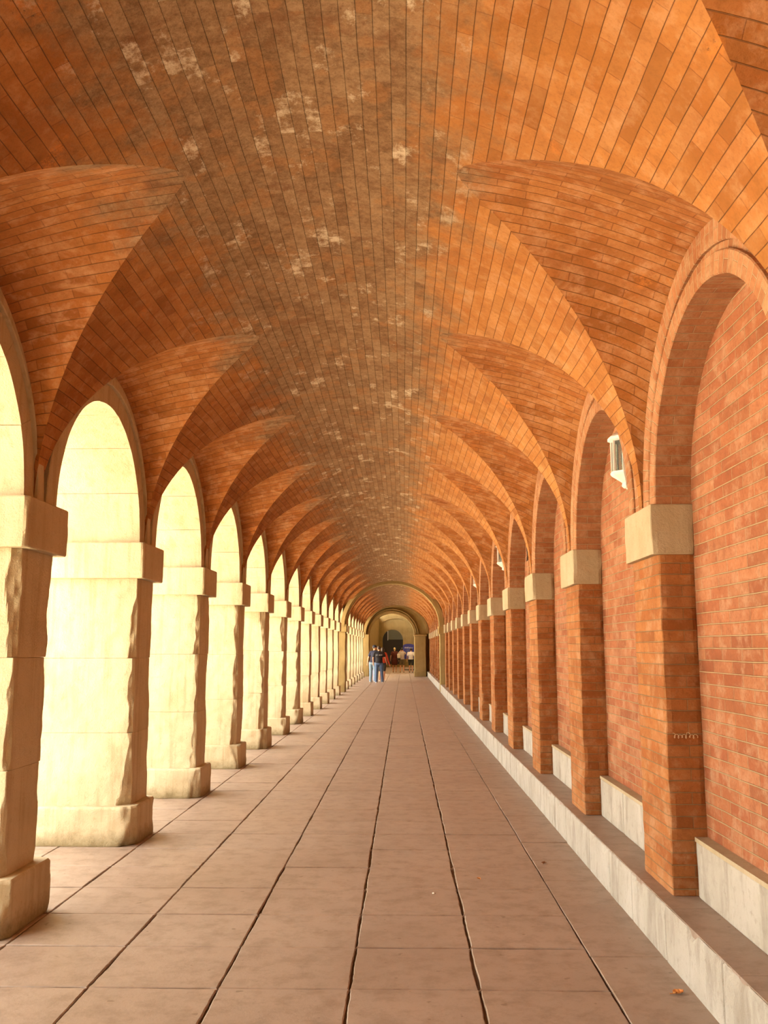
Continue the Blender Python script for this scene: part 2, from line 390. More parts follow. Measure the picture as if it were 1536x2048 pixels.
ORD = {1: 'nearest', 2: 'second', 3: 'third', 4: 'fourth', 5: 'fifth', 6: 'sixth', 7: 'seventh', 8: 'eighth', 9: 'ninth', 10: 'tenth',
       11: 'eleventh', 12: 'twelfth', 13: 'thirteenth', 14: 'first', 15: 'second', 16: 'third', 17: 'fourth', 18: 'fifth', 19: 'sixth', 20: 'seventh', 21: 'eighth', 22: 'ninth', 23: 'tenth', 24: 'eleventh'}
def where(i):
    if i < 1: return {0: 'just beside the camera', -1: 'one back from the camera', -2: 'two back from the camera', -3: 'three back from the camera'}[i]
    if i < TAR: return '%s from the camera' % ORD[i] if i > 1 else 'nearest of all in view'
    if i < 22: return '%s past the wide stone cross arch' % ORD[i]
    return '%s past the end wall' % {22: 'first', 23: 'second', 24: 'third'}[i]

# ------------------------------------------------------------------ floor
fl = MB(); tones = []
jx = [-2.17, -1.76, -1.36, -.945, -.555, -.164, .221, .608, .86]
jw = [.003, .003, .004, .0045, .005, .006, .007, .003, .002]
def slab(x0, x1, y0, y1, w0, w1, near, seed):
    def side(pa, pb, w, nrm, n):
        out = []
        for i in range(n):
            t = i/n; x = pa[0]+(pb[0]-pa[0])*t; y = pa[1]+(pb[1]-pa[1])*t
            k = w
            if near:
                q = noise.noise(Vector((x*3+seed, y*3, 0))); q2 = noise.noise(Vector((x*16, y*16, seed)))
                k = w*(.45+1.6*max(0, q+.1))+1.0*w*abs(q2)+.0008
            out.append((x+nrm[0]*k, y+nrm[1]*k))
        return out
    n1 = 22 if near else 1; n2 = 16 if near else 1; c = .0045
    ring = side((x0, y0), (x1, y0), c, (0, 1), n2) + side((x1, y0), (x1, y1), w1, (-1, 0), n1) + side((x1, y1), (x0, y1), c, (0, -1), n2) + side((x0, y1), (x0, y0), w0, (1, 0), n1)
    cx, cy = (x0+x1)/2, (y0+y1)/2
    k = len(fl.v); n = len(ring); dz = random.uniform(-.0025, .0025) if near else 0
    b = .005
    def ins(p, d): 
        vx, vy = cx-p[0], cy-p[1]; L = sqrt(vx*vx+vy*vy); return (p[0]+vx/L*d, p[1]+vy/L*d)
    fl.v += [(ins(p, b)[0], ins(p, b)[1], dz) for p in ring] + [(p[0], p[1], dz-.004) for p in ring] + [(p[0], p[1], -.04) for p in ring]
    fl.f.append(tuple(k+i for i in range(n))); fl.uv.append(None); fl.mi.append(0)
    for L in (0, 1):
        for i in range(n):
            j = (i+1) % n; fl.f.append((k+(L+1)*n+i, k+(L+1)*n+j, k+L*n+j, k+L*n+i)); fl.uv.append(None); fl.mi.append(0)
    tones.append((1+2*n, random.random()))
for c in range(len(jx)-1):
    y = -3.2*H + random.uniform(-.02, .02)
    y = (2.92-.385*15)*H
    if c == 7: y += .02
    while y < 53.0*H:
        st = .385*H
        if c == 7: st = random.choice([.385, .62, .40, .77, .385])*H
        if c == 6 and random.random() < .15: st *= 2
        near = y < 13*H
        slab(jx[c]*H, jx[c+1]*H, y+random.uniform(-.004, .004), y+st, jw[c], jw[c+1], near, c*3.1)
        y += st
me = fl.mesh('floor', [M['floor']])
at = me.attributes.new('tone', 'FLOAT', 'FACE'); vals = []
for n, t in tones: vals += [t]*n
at.data.foreach_set('value', vals)
floor = struct(link('floor', me))
mb = MB(); mb.box(-2.6*H, 1.2*H, -5*H, 56*H, -.10, -.014); mb.build('joint_soil', M['soil'], floor)
mb = MB(); mb.box(-90, XOUT-.02, -80, 160, -.10, -.004); struct(mb.build('plaza_ground', M['plaza']), 'pale sandy plaza ground outside the arches')

# ------------------------------------------------------------------ vault
def off_g(s):       # plan line of the groin: distance from the crown line, for a given distance along the bay
    e = .055*H; k = (sqrt(s*s+e*e)-e)/(sqrt(RO*RO+e*e)-e)
    return .43*H + (AV-.43*H)*min(1, k)
def s_g(off):
    if off <= .43*H: return 0.
    lo, hi = 0., RO
    for _ in range(30):
        m = (lo+hi)/2
        if off_g(m) < off: lo = m
        else: hi = m
    return lo
def zbar(off): return ZS + BV*sqrt(max(0, 1-(off/AV)**2))
AL = sorted(math.acos(min(1, o/AV)) for o in [off_g(RO*sin(pi/2*k/24)) for k in range(25)]) + [math.acos(.43*H/AV) + (pi/2-math.acos(.43*H/AV))*k/10 for k in range(1, 11)]
GS = {round(math.acos(min(1, off_g(RO*sin(pi/2*k/24))/AV)), 9): RO*sin(pi/2*k/24) for k in range(25)}
arcl = [0]
for a, b in zip(AL, AL[1:]): arcl.append(arcl[-1]+sqrt((AV*(cos(a)-cos(b)))**2+(BV*(sin(a)-sin(b)))**2))
def dis(x, y, z): return .006*noise.noise(Vector((x*1.7, y*1.7, z*1.7)))
ceil = MB()
CHALF = PER/2
def vault_bay(yc, mbv, side):
    """one half bay of barrel, side -1 left, +1 right, around arch centre yc"""
    for hs in (-1, 1):
        pts, uvs = [], []
        for a, L in zip(AL, arcl):
            off = AV*cos(a); g = GS[round(a, 9)] if round(a, 9) in GS else 0.; z = ZS+BV*sin(a); x = XC+side*off
            rp, ru = [], []
            for j in range(9):
                s = hs*(g + (CHALF-g)*j/8); y = yc+s; d = dis(x, y, z)
                rp.append((x, y, z+d)); ru.append((y, side*(arcl[-1]-L)+.04))
            pts.append(rp); uvs.append(ru)
        mbv.grid(pts, uvs, flip=(hs*side < 0))
def lunette(yc, side):
    mbv = MB(); xw = XSR+.02 if side > 0 else XSL
    zs = ZS_R if side > 0 else ZS_L
    pts, uvs = [], []; N = 48
    for i in range(N+1):
        ph = -pi/2 + pi*i/N; s = RO*sin(ph); zw = zs + RO*cos(ph)
        og = off_g(abs(s)); xg = XC+side*og; zg = zbar(og)
        rp, ru = [], []
        for j in range(13):
            t = j/12; x = xw+(xg-xw)*t
            z = zw + (zg-zw)*(t + .12*sin(pi*t)*cos(ph)); y = yc+s; d = dis(x, y, z)
            rp.append((x, y, z+d)); ru.append((abs(x-xw)+yc*3.3, RO*ph))
        pts.append(rp); uvs.append(ru)
    mbv.grid(pts, uvs, flip=(side < 0))
    return mbv
bays = [i for i in range(I0, END)]           # bay i lies between pier i and pier i+1
for i in bays:
    yc = CV + PER*(i-.5)
    for sd in (-1, 1): vault_bay(yc, ceil, sd)
ceiling = struct(ceil.build('ceiling', M['vault'], smooth=True))
for i in bays:
    yc = CV + PER*(i-.5)
    for sd in (-1, 1): lunette(yc, sd).build('lunette', M['lunette'], ceiling, smooth=True)
y_back, y_end = CV+PER*(I0-1), CV+PER*(END-1)
# unseen roof slab above, put in to block sky and sun
mb = MB(); mb.box(XOUT, 1.35*H, y_back-.3, y_end+.3, 1.70*H+H, 1.80*H+H)
roof = struct(mb.build('ceiling_roof_slab', M['plaster']))

# ------------------------------------------------------------------ right wall, step, plinth
mb = MB()
ys = y_back
mb.quad([(XWR, y_back, 0), (XWR, y_end+.1, 0), (XWR, y_end+.1, 2.72*H), (XWR, y_back, 2.72*H)][::-1],
        [(y_back, 0), (y_end+.1, 0), (y_end+.1, 2.72*H), (y_back, 2.72*H)][::-1])
mb.box(XWR+.001, 1.35*H, y_back, y_end+.1, 0, 2.72*H)
wall_right = struct(mb.build('wall_right', M['wall']))
mb = MB(); mb.box(XOUT, 1.35*H, y_back-.35, y_back, 0, 2.72*H); struct(mb.build('wall_behind_light_block', M['tan_stone']))  # unseen wall added to keep out frontal light; the arcade itself runs on
# outer wall above the open arches
mb = MB()
for i in bays:
    yc = CL + PER*(i-.5); N = 20; top = 2.72*H
    for x, fl_ in ((XOUT, False), (XSL-.06*H, True)):
        pts = []
        for k in range(N+1):
            a = -pi/2+pi*k/N; y = yc+(RO-.02)*sin(a); pts.append([(x, y, ZS_L+(RO-.02)*cos(a)), (x, y, top)])
        pts = [[(x, yc-PER/2, ZS_L), (x, yc-PER/2, top)]] + pts + [[(x, yc+PER/2, ZS_L), (x, yc+PER/2, top)]]
        mb.grid(pts, None, flip=fl_)
wall_left = struct(mb.build('wall_left', M['cream']))

# the long step: separate curb stones worked into one continuous step
step = MB(); y = -2.2*H; k = 0
lens = [.42, .62, .36, .40, .55, .45, .38]
cuts = []
while y < y_end:
    L = lens[k % 7]*H; k += 1; cuts.append((y, min(y+L, y_end))); y += L
off0 = 3.191*H - min((c[0] for c in cuts), key=lambda q: abs(q-3.191*H))
for k, (a, b) in enumerate(cuts):
    a += off0; b = min(b+off0, y_end); near = a < 12*H
    rough_block(step, XST, XSR+.01, a+.002, b-.002, -.01, ZSTEP, step=.05 if near else .3, bev=.006 if near else .004, chip=.0, seed=k, freq=6)
# knock the top arris about
for i, v in enumerate(step.v):
    if v[0] < XST+.02 and v[2] > ZSTEP-.02:
        q = noise.noise(Vector((3, v[1]*5, 0)))+.5*noise.noise(Vector((9, v[1]*17, 0)))
        if q > .05: step.v[i] = (v[0]+.035*q, v[1], v[2]-.018*q)
stp = tag(step.build('stone_step', [M['white_stone']]), 'long low whitish stone step running along the foot of the brick piers', 'step')
mb = MB()
yy = y_back
while yy < y_end:
    L = .385*H*random.choice([1, 1.6]); e = min(yy+L, y_end)
    mb.box(XST+.012, XWR+.004, yy+.002, e-.002, ZSTEP-.03, ZSTEP+.003); yy = e
mb.build('tread', M['floor'], stp)

# ------------------------------------------------------------------ right brick piers, imposts, arches, plinths
def brick_pier_meshes(seed, near):
    mb = MB(); st = .035 if near else .25
    hw = .19*H
    rough_block(mb, XSR, XWR+.01, -hw, hw, ZSTEP+.003, ZS_R-.178*H, step=st, bev=.004, chip=.007 if near else .005, seed=seed, freq=9)
    a = mb.mesh('shaft', M['pier'])
    mb = MB(); rough_block(mb, XCR, XWR+.006, -.2*H, .2*H, ZS_R-.18*H, ZS_R, step=.035 if near else .12, bev=.004, chip=.009, seed=seed+4, freq=8)
    b = mb.mesh('impost', M['impost']); return a, b
variants = [brick_pier_meshes(s*3.3, True) for s in range(4)]; farv = brick_pier_meshes(50, False)
GP = 'brick piers against the closed side'; GA = 'blind brick arches on the closed side'
brick_piers = {}
for i in range(I0, END):
    if i == TAR: continue
    a, b = variants[i % 4] if i < 7 else farv
    note = {1: 'with a chalk scribble', 2: '', }.get(i, '')
    t = thing('brick_pier', ('red brick pier %s, %s' % (note, where(i))) if note else 'red brick pier with tan impost, %s' % where(i), 'pier', (0, CR+PER*(i-1), 0), 0, GP)
    link('shaft', a, t); link('impost', b, t); brick_piers[i] = t
# blind arches
def arch_meshes():
    mb = MB(); arch_band(mb, .577*H, .645*H, XSR-.006, XWR+.01, -pi/2, pi/2, 0, ZS_R); a = mb.mesh('inner_order', M['archbrick'], True)
    mb = MB(); arch_band(mb, .670*H, .748*H, XSR-.002, XWR+.01, -pi/2, pi/2, 0, ZS_R); b = mb.mesh('outer_order', M['archbrick'], True)
    mb = MB(); arch_band(mb, .640*H, .676*H, XSR+.020, XWR, -pi/2, pi/2, 0, ZS_R, 32); c = mb.mesh('joint_groove', M['archbrick'], True)
    for m in (a, b, c): m.polygons.foreach_set('use_smooth', [False]*len(m.polygons))
    return a, b, c
am = arch_meshes()
for i in range(I0, END):
    wb = 'just beside the camera' if i == 0 else where(i) if i < 0 else 'over the bay beyond the %s brick pier' % ORD[i] if i < TAR else ('over the bay beyond the wide cross arch' if i == TAR else 'over the bay after the %s brick pier past the cross arch' % ORD[i])
    t = thing('brick_arch', 'blind brick arch %s' % wb, 'arch', (0, CR+PER*(i-.5), 0), 0, GA)
    link('inner_order', am[0], t); link('outer_order', am[1], t); link('joint_groove', am[2], t)
# plinths in the bays
for i in range(I0, END):
    mb = MB(); hw = (PER-.38*H)/2-.004
    zt = ZSTEP+.195*H
    cut = .10 if i % 2 else -.12
    rough_block(mb, XWR-.045*H, XWR+.004, -hw, cut*H-.002, ZSTEP+.003, zt-.02, step=.05 if i < 5 else .3, bev=.005, chip=.004, seed=i)
    rough_block(mb, XWR-.045*H, XWR+.004, cut*H+.002, hw, ZSTEP+.003, zt-.02, step=.05 if i < 5 else .3, bev=.005, chip=.004, seed=i+9)
    wb = where(i) if i < 1 else 'in the bay beyond the %s brick pier' % ORD[i] if i < TAR else ('in the bay beyond the cross arch' if i == TAR else 'after the %s brick pier past the cross arch' % ORD[i])
    o = tag(mb.build('stone_plinth', M['white_stone']), 'whitish plinth slab %s' % wb, 'plinth', 'plinth slabs between the brick piers')
    o.location = (0, CR+PER*(i-.5), 0)
    mb = MB(); mb.box(XWR-.045*H, XWR+.004, -hw, hw, zt-.022, zt); mb.build('mortar_bed', M['impost'], o)

# ------------------------------------------------------------------ left stone piers and arches
def stone_pier_meshes(seed, near):
    st = .026 if near else .2; ch = .030 if near else .020
    rnd_ = random.Random(seed)
    mb = MB(); rough_block(mb, XOUT, XBL, -.212*H, .205*H, -.01, .195*H, step=st, bev=.012, chip=.05 if near else .025, seed=seed, freq=3)
    base = mb.mesh('base', M['cream'], near)
    mb = MB(); zz = [.19*H, H-.424*H + rnd_.uniform(-.05, .05), H-.035*H + rnd_.uniform(-.03, .03), ZS_L-.188*H]
    for k in range(3):
        rough_block(mb, XOUT+.03, XSL, -.168*H, .165*H, zz[k], zz[k+1]-.001, step=st, bev=.003, chip=ch, seed=seed+k*.3, freq=3.6, low=.035 if k == 0 else 0)
    shaft = mb.mesh('shaft', M['cream'])
    mb = MB(); rough_block(mb, XOUT-.01, XAL, -.212*H, .212*H, ZS_L-.19*H, ZS_L, step=st, bev=.006, chip=.008, seed=seed+2, freq=5)
    imp = mb.mesh('impost', M['cream'])
    return base, shaft, imp
lv = [stone_pier_meshes(s*5.7+1, True) for s in range(5)]; lf = stone_pier_meshes(77, False)
for i in list(range(I0, TAR)) + list(range(TAR+1, END)) + [22, 23]:
    ms = lv[i % 5] if i < 8 else lf
    t = thing('stone_pier', 'worn cream stone pier, %s' % where(i), 'pier', (0, CL+PER*(i-1), 0), 0, 'stone piers on the open side')
    for n, m_ in zip(('base', 'shaft', 'impost'), ms): link(n, m_, t)
def stone_arch_meshes():
    mb = MB(); n = 7
    for k in range(n):
        a0 = -pi/2+pi*k/n; a1 = a0+pi/n
        arc_block(mb, .602*H, .70*H, XSL, XOUT, a0, a1, 0, ZS_L, n=8, bev=.003, jit=.006, seed=k*1.7)
    a = mb.mesh('voussoirs', M['cream'])
    mb = MB(); arch_band(mb, .695*H, .752*H, XSL+.028, XSL-.25, -pi/2, pi/2, 0, ZS_L); b = mb.mesh('moulding', M['cream'])
    return a, b
sa = stone_arch_meshes()
for i in range(I0, END):
    wb = 'beside the camera' if i == 0 else where(i) if i < 0 else 'beyond the %s stone pier' % ORD[i] if i < TAR else ('beyond the wide cross arch' if i == TAR else 'after the %s stone pier past the cross arch' % ORD[i])
    t = thing('stone_arch', 'round cream stone arch, %s' % wb, 'arch', (0, CL+PER*(i-.5), 0), 0, 'stone arches on the open side')
    link('voussoirs', sa[0], t); link('moulding', sa[1], t)
for i in (21, 22):
    t = thing('stone_arch', 'cream stone arch of the open side past the end wall, %s' % ('first' if i == 21 else 'second'), 'arch', (0, CL+PER*(i+.5), 0), 0, 'stone arches on the open side')
    link('voussoirs', sa[0], t); link('moulding', sa[1], t)

# ------------------------------------------------------------------ transverse stone arch at pier 13
def ring_across(mb, cx, cz, a, b, a2, b2, y0, y1, n=48, blocks=13):
    """ring across the aisle: inner ellipse a,b ; outer a2,b2"""
    for k in range(blocks):
        t0 = pi*k/blocks; t1 = pi*(k+1)/blocks; m = 4; T = [t0, t0+.004] + [t0+(t1-t0)*j/m for j in range(1, m)] + [t1-.004, t1]
        def E(t, u, v, i): 
            g = .004 if i in (0, len(T)-1) else 0
            return (cx+(u+g)*cos(t), cz+(v+g)*sin(t))
        inn = [E(t, a, b, i) for i, t in enumerate(T)]; out = [(cx+a2*cos(t), cz+b2*sin(t)) for t in T]
        mb.grid([[(p[0], y0, p[1]), (p[0], y1, p[1])] for p in inn], None)
        mb.grid([[(q[0], y0, q[1]), (p[0], y0, p[1])] for p, q in zip(inn, out)], None)
        mb.grid([[(p[0], y1, p[1]), (q[0], y1, q[1])] for p, q in zip(inn, out)], None)
yT = CV+PER*(TAR-1)
t = thing('cross_arch', 'wide pale stone arch spanning the whole vault halfway along the arcade', 'arch', (0, 0, 0))
mb = MB(); ring_across(mb, XC, ZS, 1.09*H, .985*H, 1.2*H, 1.12*H, yT-.20*H, yT+.20*H); mb.build('arch_ring', M['tan_stone'], t)
mb = MB(); ring_across(mb, XC, ZS, 1.12*H, 1.015*H, 1.2*H, 1.12*H, yT-.245*H, yT-.20*H); mb.build('moulding', M['tan_stone'], t); mb = MB(); ring_across(mb, XC, ZS, 1.12*H, 1.015*H, 1.2*H, 1.12*H, yT+.20*H, yT+.245*H); mb.build('moulding', M['tan_stone'], t)
for sd, xa, xb, zt in ((-1, XOUT, -1.35*H, ZS_L), (1, XCR-.045*H, XWR, ZS_R)):
    mb = MB(); rough_block(mb, xa, xb, yT-.2*H, yT+.2*H, 0 if sd < 0 else 0, zt-.18*H, step=.2, bev=.01, chip=.02, seed=3); mb.build('pilaster', M['tan_stone'], t)
    e = .03*H
    mb = MB(); rough_block(mb, xa, xb+e if sd < 0 else xb, yT-.24*H, yT+.24*H, zt-.18*H, zt, step=.2, bev=.01, chip=.015, seed=4) if sd < 0 else rough_block(mb, xa-e, xb, yT-.24*H, yT+.24*H, zt-.18*H, zt, step=.2, bev=.01, chip=.015, seed=4)
    mb.build('impost', M['tan_stone'], t)

# ------------------------------------------------------------------ end wall with its round archway
yE = y_end
def wall_with_arch(name, x0, x1, ztop, cx, r, zs, y0, y1, mat, ell=1.0):
    mb = MB(); N = 32
    for y, fl_ in ((y0, False), (y1, True)):
        cols = [[(x0, y, zs), (x0, y, ztop)]]
        for k in range(N+1):
            a = pi-pi*k/N; x = cx+r*cos(a); cols.append([(x, y, zs+ell*r*sin(a)), (x, y, ztop)])
        cols.append([(x1, y, zs), (x1, y, ztop)])
        mb.grid(cols, [[(p[0], p[2]) for p in c] for c in cols], flip=not fl_)
        for xa, xb in ((x0, cx-r), (cx+r, x1)):
            q = [(xa, y, 0), (xb, y, 0), (xb, y, zs), (xa, y, zs)]
            if fl_: q.reverse()
            mb.quad(q)
    S = [(cx-r, 0)] + [(cx+r*cos(pi-pi*k/N), zs+ell*r*sin(pi-pi*k/N)) for k in range(N+1)] + [(cx+r, 0)]
    mb.grid([[(p[0], y0, p[1]), (p[0], y1, p[1])] for p in S], None, flip=True)
    return mb.build(name, mat)
xl, xr = -1.245*H, .383*H; cxE = (xl+xr)/2; rE = (xr-xl)/2
struct(wall_with_arch('wall_far', XOUT, 1.3*H, 2.72*H, cxE, rE, .46*H+H, yE, yE+.45*H, M['tan_stone']))
t = thing('end_arch', 'pale stone arch rim around the last archway at the far end', 'arch')
mb = MB(); ring_across(mb, XC-.02*H, ZS, 1.10*H, 1.0*H, 1.2*H, 1.1*H, yE-.25*H, yE); mb.build('arch_ring', M['tan_stone'], t)
mb = MB(); ring_across(mb, cxE, .46*H+H, rE, rE, rE+.09*H, rE+.09*H, yE-.05*H, yE); mb.build('moulding', M['tan_stone'], t)
mb = MB(); ring_across(mb, cxE, .46*H+H, rE+.12*H, rE+.12*H, rE+.16*H, rE+.16*H, yE-.07*H, yE); mb.build('moulding', M['tan_stone'], t)
t = thing('stone_pillar', 'broad pale stone pillar at the closed side of the end archway', 'pillar', (0, 0, 0))
mb = MB(); rough_block(mb, .39*H, .80*H, yE-.55*H, yE, .18*H, .44*H+H, step=.2, bev=.01, chip=.01, seed=3); mb.build('shaft', M['tan_stone'], t)
mb = MB(); rough_block(mb, .37*H, .82*H, yE-.6*H, yE, 0, .18*H, step=.2, bev=.015, chip=.02, seed=5); mb.build('base', M['tan_stone'], t)
mb = MB(); rough_block(mb, .36*H, .84*H, yE-.6*H, yE, .44*H+H, .50*H+H, step=.2, bev=.012, chip=.01, seed=6); mb.build('cap', M['tan_stone'], t)
t = thing('stone_pillar', 'dark shaded stone pilaster at the open side of the end archway', 'pillar')
mb = MB(); rough_block(mb, XOUT, -1.26*H, yE-.3*H, yE, 0, .5*H+H, step=.2, bev=.01, chip=.01, seed=8); mb.build('shaft', M['tan_stone'], t)

# hall beyond the end wall; unseen upper part added to let light in
yB = 52*H
mb = MB(); mb.box(XOUT, XOUT+.4*H, CL+PER*22+.1*H, yB, 0, 2.7*H); mb.box(XOUT+.4*H, -1.36*H, CL+PER*22+.2*H, yB, 0, 2.7*H); struct(mb.build('wall_hall_left', M['tan_stone']))
mb = MB(); mb.box(1.03*H, 1.35*H, yE+.4*H, yB, 0, 4.3*H); struct(mb.build('wall_hall_right', M['tan_stone']))
mb = MB(); mb.box(XOUT, 1.35*H, yE+.3, yB+.4, 4.3*H, 4.4*H); struct(mb.build('ceiling_hall', M['plaster']))
mb = MB(); mb.box(XOUT, 1.3*H, yE+.01, yE+.45*H, 2.72*H, 4.3*H); mb.box(XOUT, 1.3*H, yB, yB+.4*H, 2.72*H, 4.3*H); struct(mb.build('wall_hall_added_upper', M['tan_stone']))  # added height, open on the left so sky light reaches the back wall
mb = MB(); mb.box(XOUT, XSL-.05*H, yE+.3, CL+PER*22+.1*H, ZS_L+RO-.02, 2.71*H); struct(mb.build('wall_hall_lintel', M['tan_stone']))
cd, rd = -.61*H, .57*H
struct(wall_with_arch('wall_back', XOUT, 1.3*H, 2.72*H, cd, rd, .47*H+H, yB, yB+.4*H, M['tan_stone']))
t = thing('door_surround', 'pale moulded stone arch on the back wall above the dark doorway', 'moulding')
mb = MB(); ring_across(mb, cd+.15*H, .40*H+H, 1.25*H, 1.25*H, 1.32*H, 1.32*H, yB-.05*H, yB); mb.build('moulding', M['tan_stone'], t)
mb = MB(); mb.box(XOUT, 1.3*H, yB+.4*H, yB+.42*H+5, 0, .001); mb.box(XOUT-.1, XOUT, yB+.4*H, yB+6, 0, 2.7*H); mb.box(1.3*H, 1.4*H, yB+.4*H, yB+6, 0, 2.7*H); mb.box(XOUT, 1.35*H, yB+6, yB+6.1, 0, 2.7*H); mb.box(XOUT, 1.35*H, yB+1.3, yB+6.1, 2.7*H, 2.8*H)  # ceiling stops short: unseen slot added to let sky light in
struct(mb.build('wall_passage', M['greypanel']))
mb = MB(); mb.box(cd-.62*H, cd-.28*H, yB+2.0, yB+2.05, 0, 2.2*H); mb.box(cd-.28*H, cd+.7*H, yB+2.0, yB+2.05, 0, 1.50*H)  # dark sheet put in for the passage's unlit interior
o = tag(mb.build('doorway_dark_sheet', M['darkpanel']), 'dark sheet put in for the unlit inside of the far doorway', 'screen')
mb = MB(); mb.box(cd-.52*H, cd-.47*H, yB+1.98, yB+1.999, .4*H, 1.5*H); mb.box(cd-.05*H, cd+0*H, yB+1.98, yB+1.999, .3*H, 1.4*H); mb.build('rail', M['darkpanel'], o)
mb = MB(); mb.box(cd-.28*H, cd+.7*H, yB+2.0, yB+2.05, 1.50*H, 2.2*H); mb.build('transom_panel', M['greypanel'], o)
mb = MB(); mb.box(cd-.31*H, cd-.28*H, yB+1.96, yB+1.999, 1.45*H, 2.2*H); mb.build('light_sliver', M['print'], o)  # white strip painted in for a bright sliver of light
mb = MB(); rough_block(mb, cd-.5*H, 1.0*H, yB-.9*H, yB-.3*H, 0, .13*H, step=.3, bev=.01, chip=.01, seed=2)
tag(mb.build('stone_bench', M['tan_stone']), 'low tan stone ledge at the foot of the far doorway', 'bench')

# ------------------------------------------------------------------ wall lanterns and cables
def lantern(y, label):
    t = thing('wall_lantern', label, 'lantern', (.962*H, y, 1.685*H if y < 7 else 1.74*H), 0, 'white lanterns in the brick recesses')
    rx = .098
    if y < 7: t.scale = (.93, .93, .93)
    def ring(z, r): return (z, r, r)
    A0 = pi/8
    mb = MB(); mb.frustum(0, 0, [ring(.335, .105), ring(.345, .125), ring(.365, .125), ring(.385, .095), ring(.405, .05)], 8, A0); mb.build('cap', M['white'], t)
    mb = MB(); mb.frustum(0, 0, [ring(-.005, .02), ring(.01, .035), ring(.035, .03), ring(.05, .05), ring(.085, .10), ring(.10, .112), ring(.112, .112)], 8, A0); mb.build('bowl', M['white'], t)
    mb = MB()
    for k in range(8):
        a = A0+2*pi*k/8; x, y_ = rx*cos(a), rx*sin(a); w = .007
        mb.box(x-w, x+w, y_-w, y_+w, .108, .34)
    mb.build('frame', M['white'], t)
    mb = MB()
    for k in range(8):
        a, b = A0+2*pi*k/8, A0+2*pi*(k+1)/8; r = rx-.004
        p = [(r*cos(a), r*sin(a)), (r*cos(b), r*sin(b)), ((r-.003)*cos(b), (r-.003)*sin(b)), ((r-.003)*cos(a), (r-.003)*sin(a))]
        mb.prism(p, .112, .336)
    mb.build('glass', M['glass'], t)
    mb = MB(); mb.frustum(0, 0, [(.112, .012, .012), (.15, .022, .022), (.17, .03, .03), (.22, .034, .034), (.25, .03, .03), (.27, .012, .012)], 12); mb.build('bulb', M['bulb'], t, True)
    mb = MB(); mb.box(.0, .10, -.014, .014, -.012, .012); mb.box(.088, .106, -.04, .04, -.06, .06); mb.build('bracket', M['white'], t)
    mb = MB(); mb.box(.075, .106, -.06, .06, .10, .38); mb.build('dark_backing', M['darkpanel'], t)  # dark sheet that makes the inside behind the panes look unlit
lantern(3.945*H, 'white glazed wall lantern in the brick recess beyond the nearest pier')
lantern(CR+PER*3.5, 'small distant white wall lantern in the recess beyond the fourth brick pier')
lantern(CR+PER*5.5, 'farthest tiny white wall lantern beyond the sixth brick pier')
def cable(name, pts, r, mat, label=None, cat=None, parent=None):
    cu = bpy.data.curves.new(name, 'CURVE'); cu.dimensions = '3D'; cu.bevel_depth = r; cu.bevel_resolution = 2
    sp = cu.splines.new('POLY'); sp.points.add(len(pts)-1)
    for p, q in zip(sp.points, pts): p.co = (*q, 1)
    dg = bpy.data.objects.new(name+'_tmp', cu); COL.objects.link(dg)
    bpy.context.view_layer.update()
    me = bpy.data.meshes.new_from_object(dg.evaluated_get(bpy.context.evaluated_depsgraph_get()))
    bpy.data.objects.remove(dg); me.materials.clear(); me.materials.append(mat)
    o = link(name, me, parent)
    if label: tag(o, label, cat)
    return o
yc = CR+PER*1.5
def on_arch(a, r): return (XSR-.014, yc+r*sin(a), ZS_R+r*cos(a))
cable('black_cable', [on_arch(-.10, .72*H), on_arch(-.12, .70*H), on_arch(-.06, .68*H), on_arch(-.1, .63*H), on_arch(-.22, .60*H), on_arch(-.42, .585*H), on_arch(-.62, .58*H)], .005, M['black'], 'thin black cable clipped along the brick arch above the nearest lantern', 'cable')
y3 = CR+PER*2.5
cable('black_cable', [(XSR-.02, y3-.66*H+.03*sin(k*.5), ZS_R+(.30-.022*k)*H) for k in range(9)] + [(XSR-.03, y3-.66*H-.03, ZS_R+.11*H), (XSR-.02, y3-.66*H-.05, ZS_R+.2*H)], .005, M['black'], 'looped end of black cable hanging beside the third brick pier arch', 'cable')
# scribble on the first pier
P1 = brick_piers[1]; pts = []
for k in range(140):
    u = k/139; w_ = 2*pi*6.5*u
    pts.append((XSR+.035+.13*u+.007*sin(w_), -.19*H-.003, H-.30*H + .009*cos(w_)*(.6+.6*abs(sin(u*9))) + (.012 if .60 < u < .66 or u < .04 else 0)))
cable('scribble', pts, .0011, M['chalk'], parent=P1)['label'] = 'pale chalk scribble'

# ------------------------------------------------------------------ leaves and pebble
def leaf(loc, size, rz, mat, label, curl=.35):
    mb = MB(); n = 8; pts = []
    for i in range(n+1):
        t = i/n; w = size*.42*sin(pi*min(1, t*1.05+.02))**.8*(1+.25*sin(i*2.3)); x = size*(t-.5)
        pts.append([(x, -w*(1-j)+0 if False else w*(j-1), size*curl*(abs(j-1)**1.6)*.5+size*curl*.4*(t-.4)**2 + .003) for j in (0, .5, 1, 1.5, 2)])
    mb.grid(pts, None); lo = [[(a, b, c-.0012) for a, b, c in r] for r in pts]; mb.grid(lo, None, flip=True)
    me = mb.mesh('fallen_leaf', mat)
    o = tag(link('fallen_leaf', me), label, 'leaf'); o.location = loc; o.rotation_euler = (0, 0, rz)
    mb = MB(); mb.box(-size*.8, -size*.45, -.0012, .0012, .003, .0055); mb.build('stalk', mat, o)
    return o
leaf((.80*H, 2.90*H, .001), .055, .3, M['leaf'], 'curled orange dry leaf on the floor against the step')
leaf((.655*H, 4.55*H, .001), .045, 1.2, M['leafdark'], 'small dark brown dry leaf on the right-hand paving')
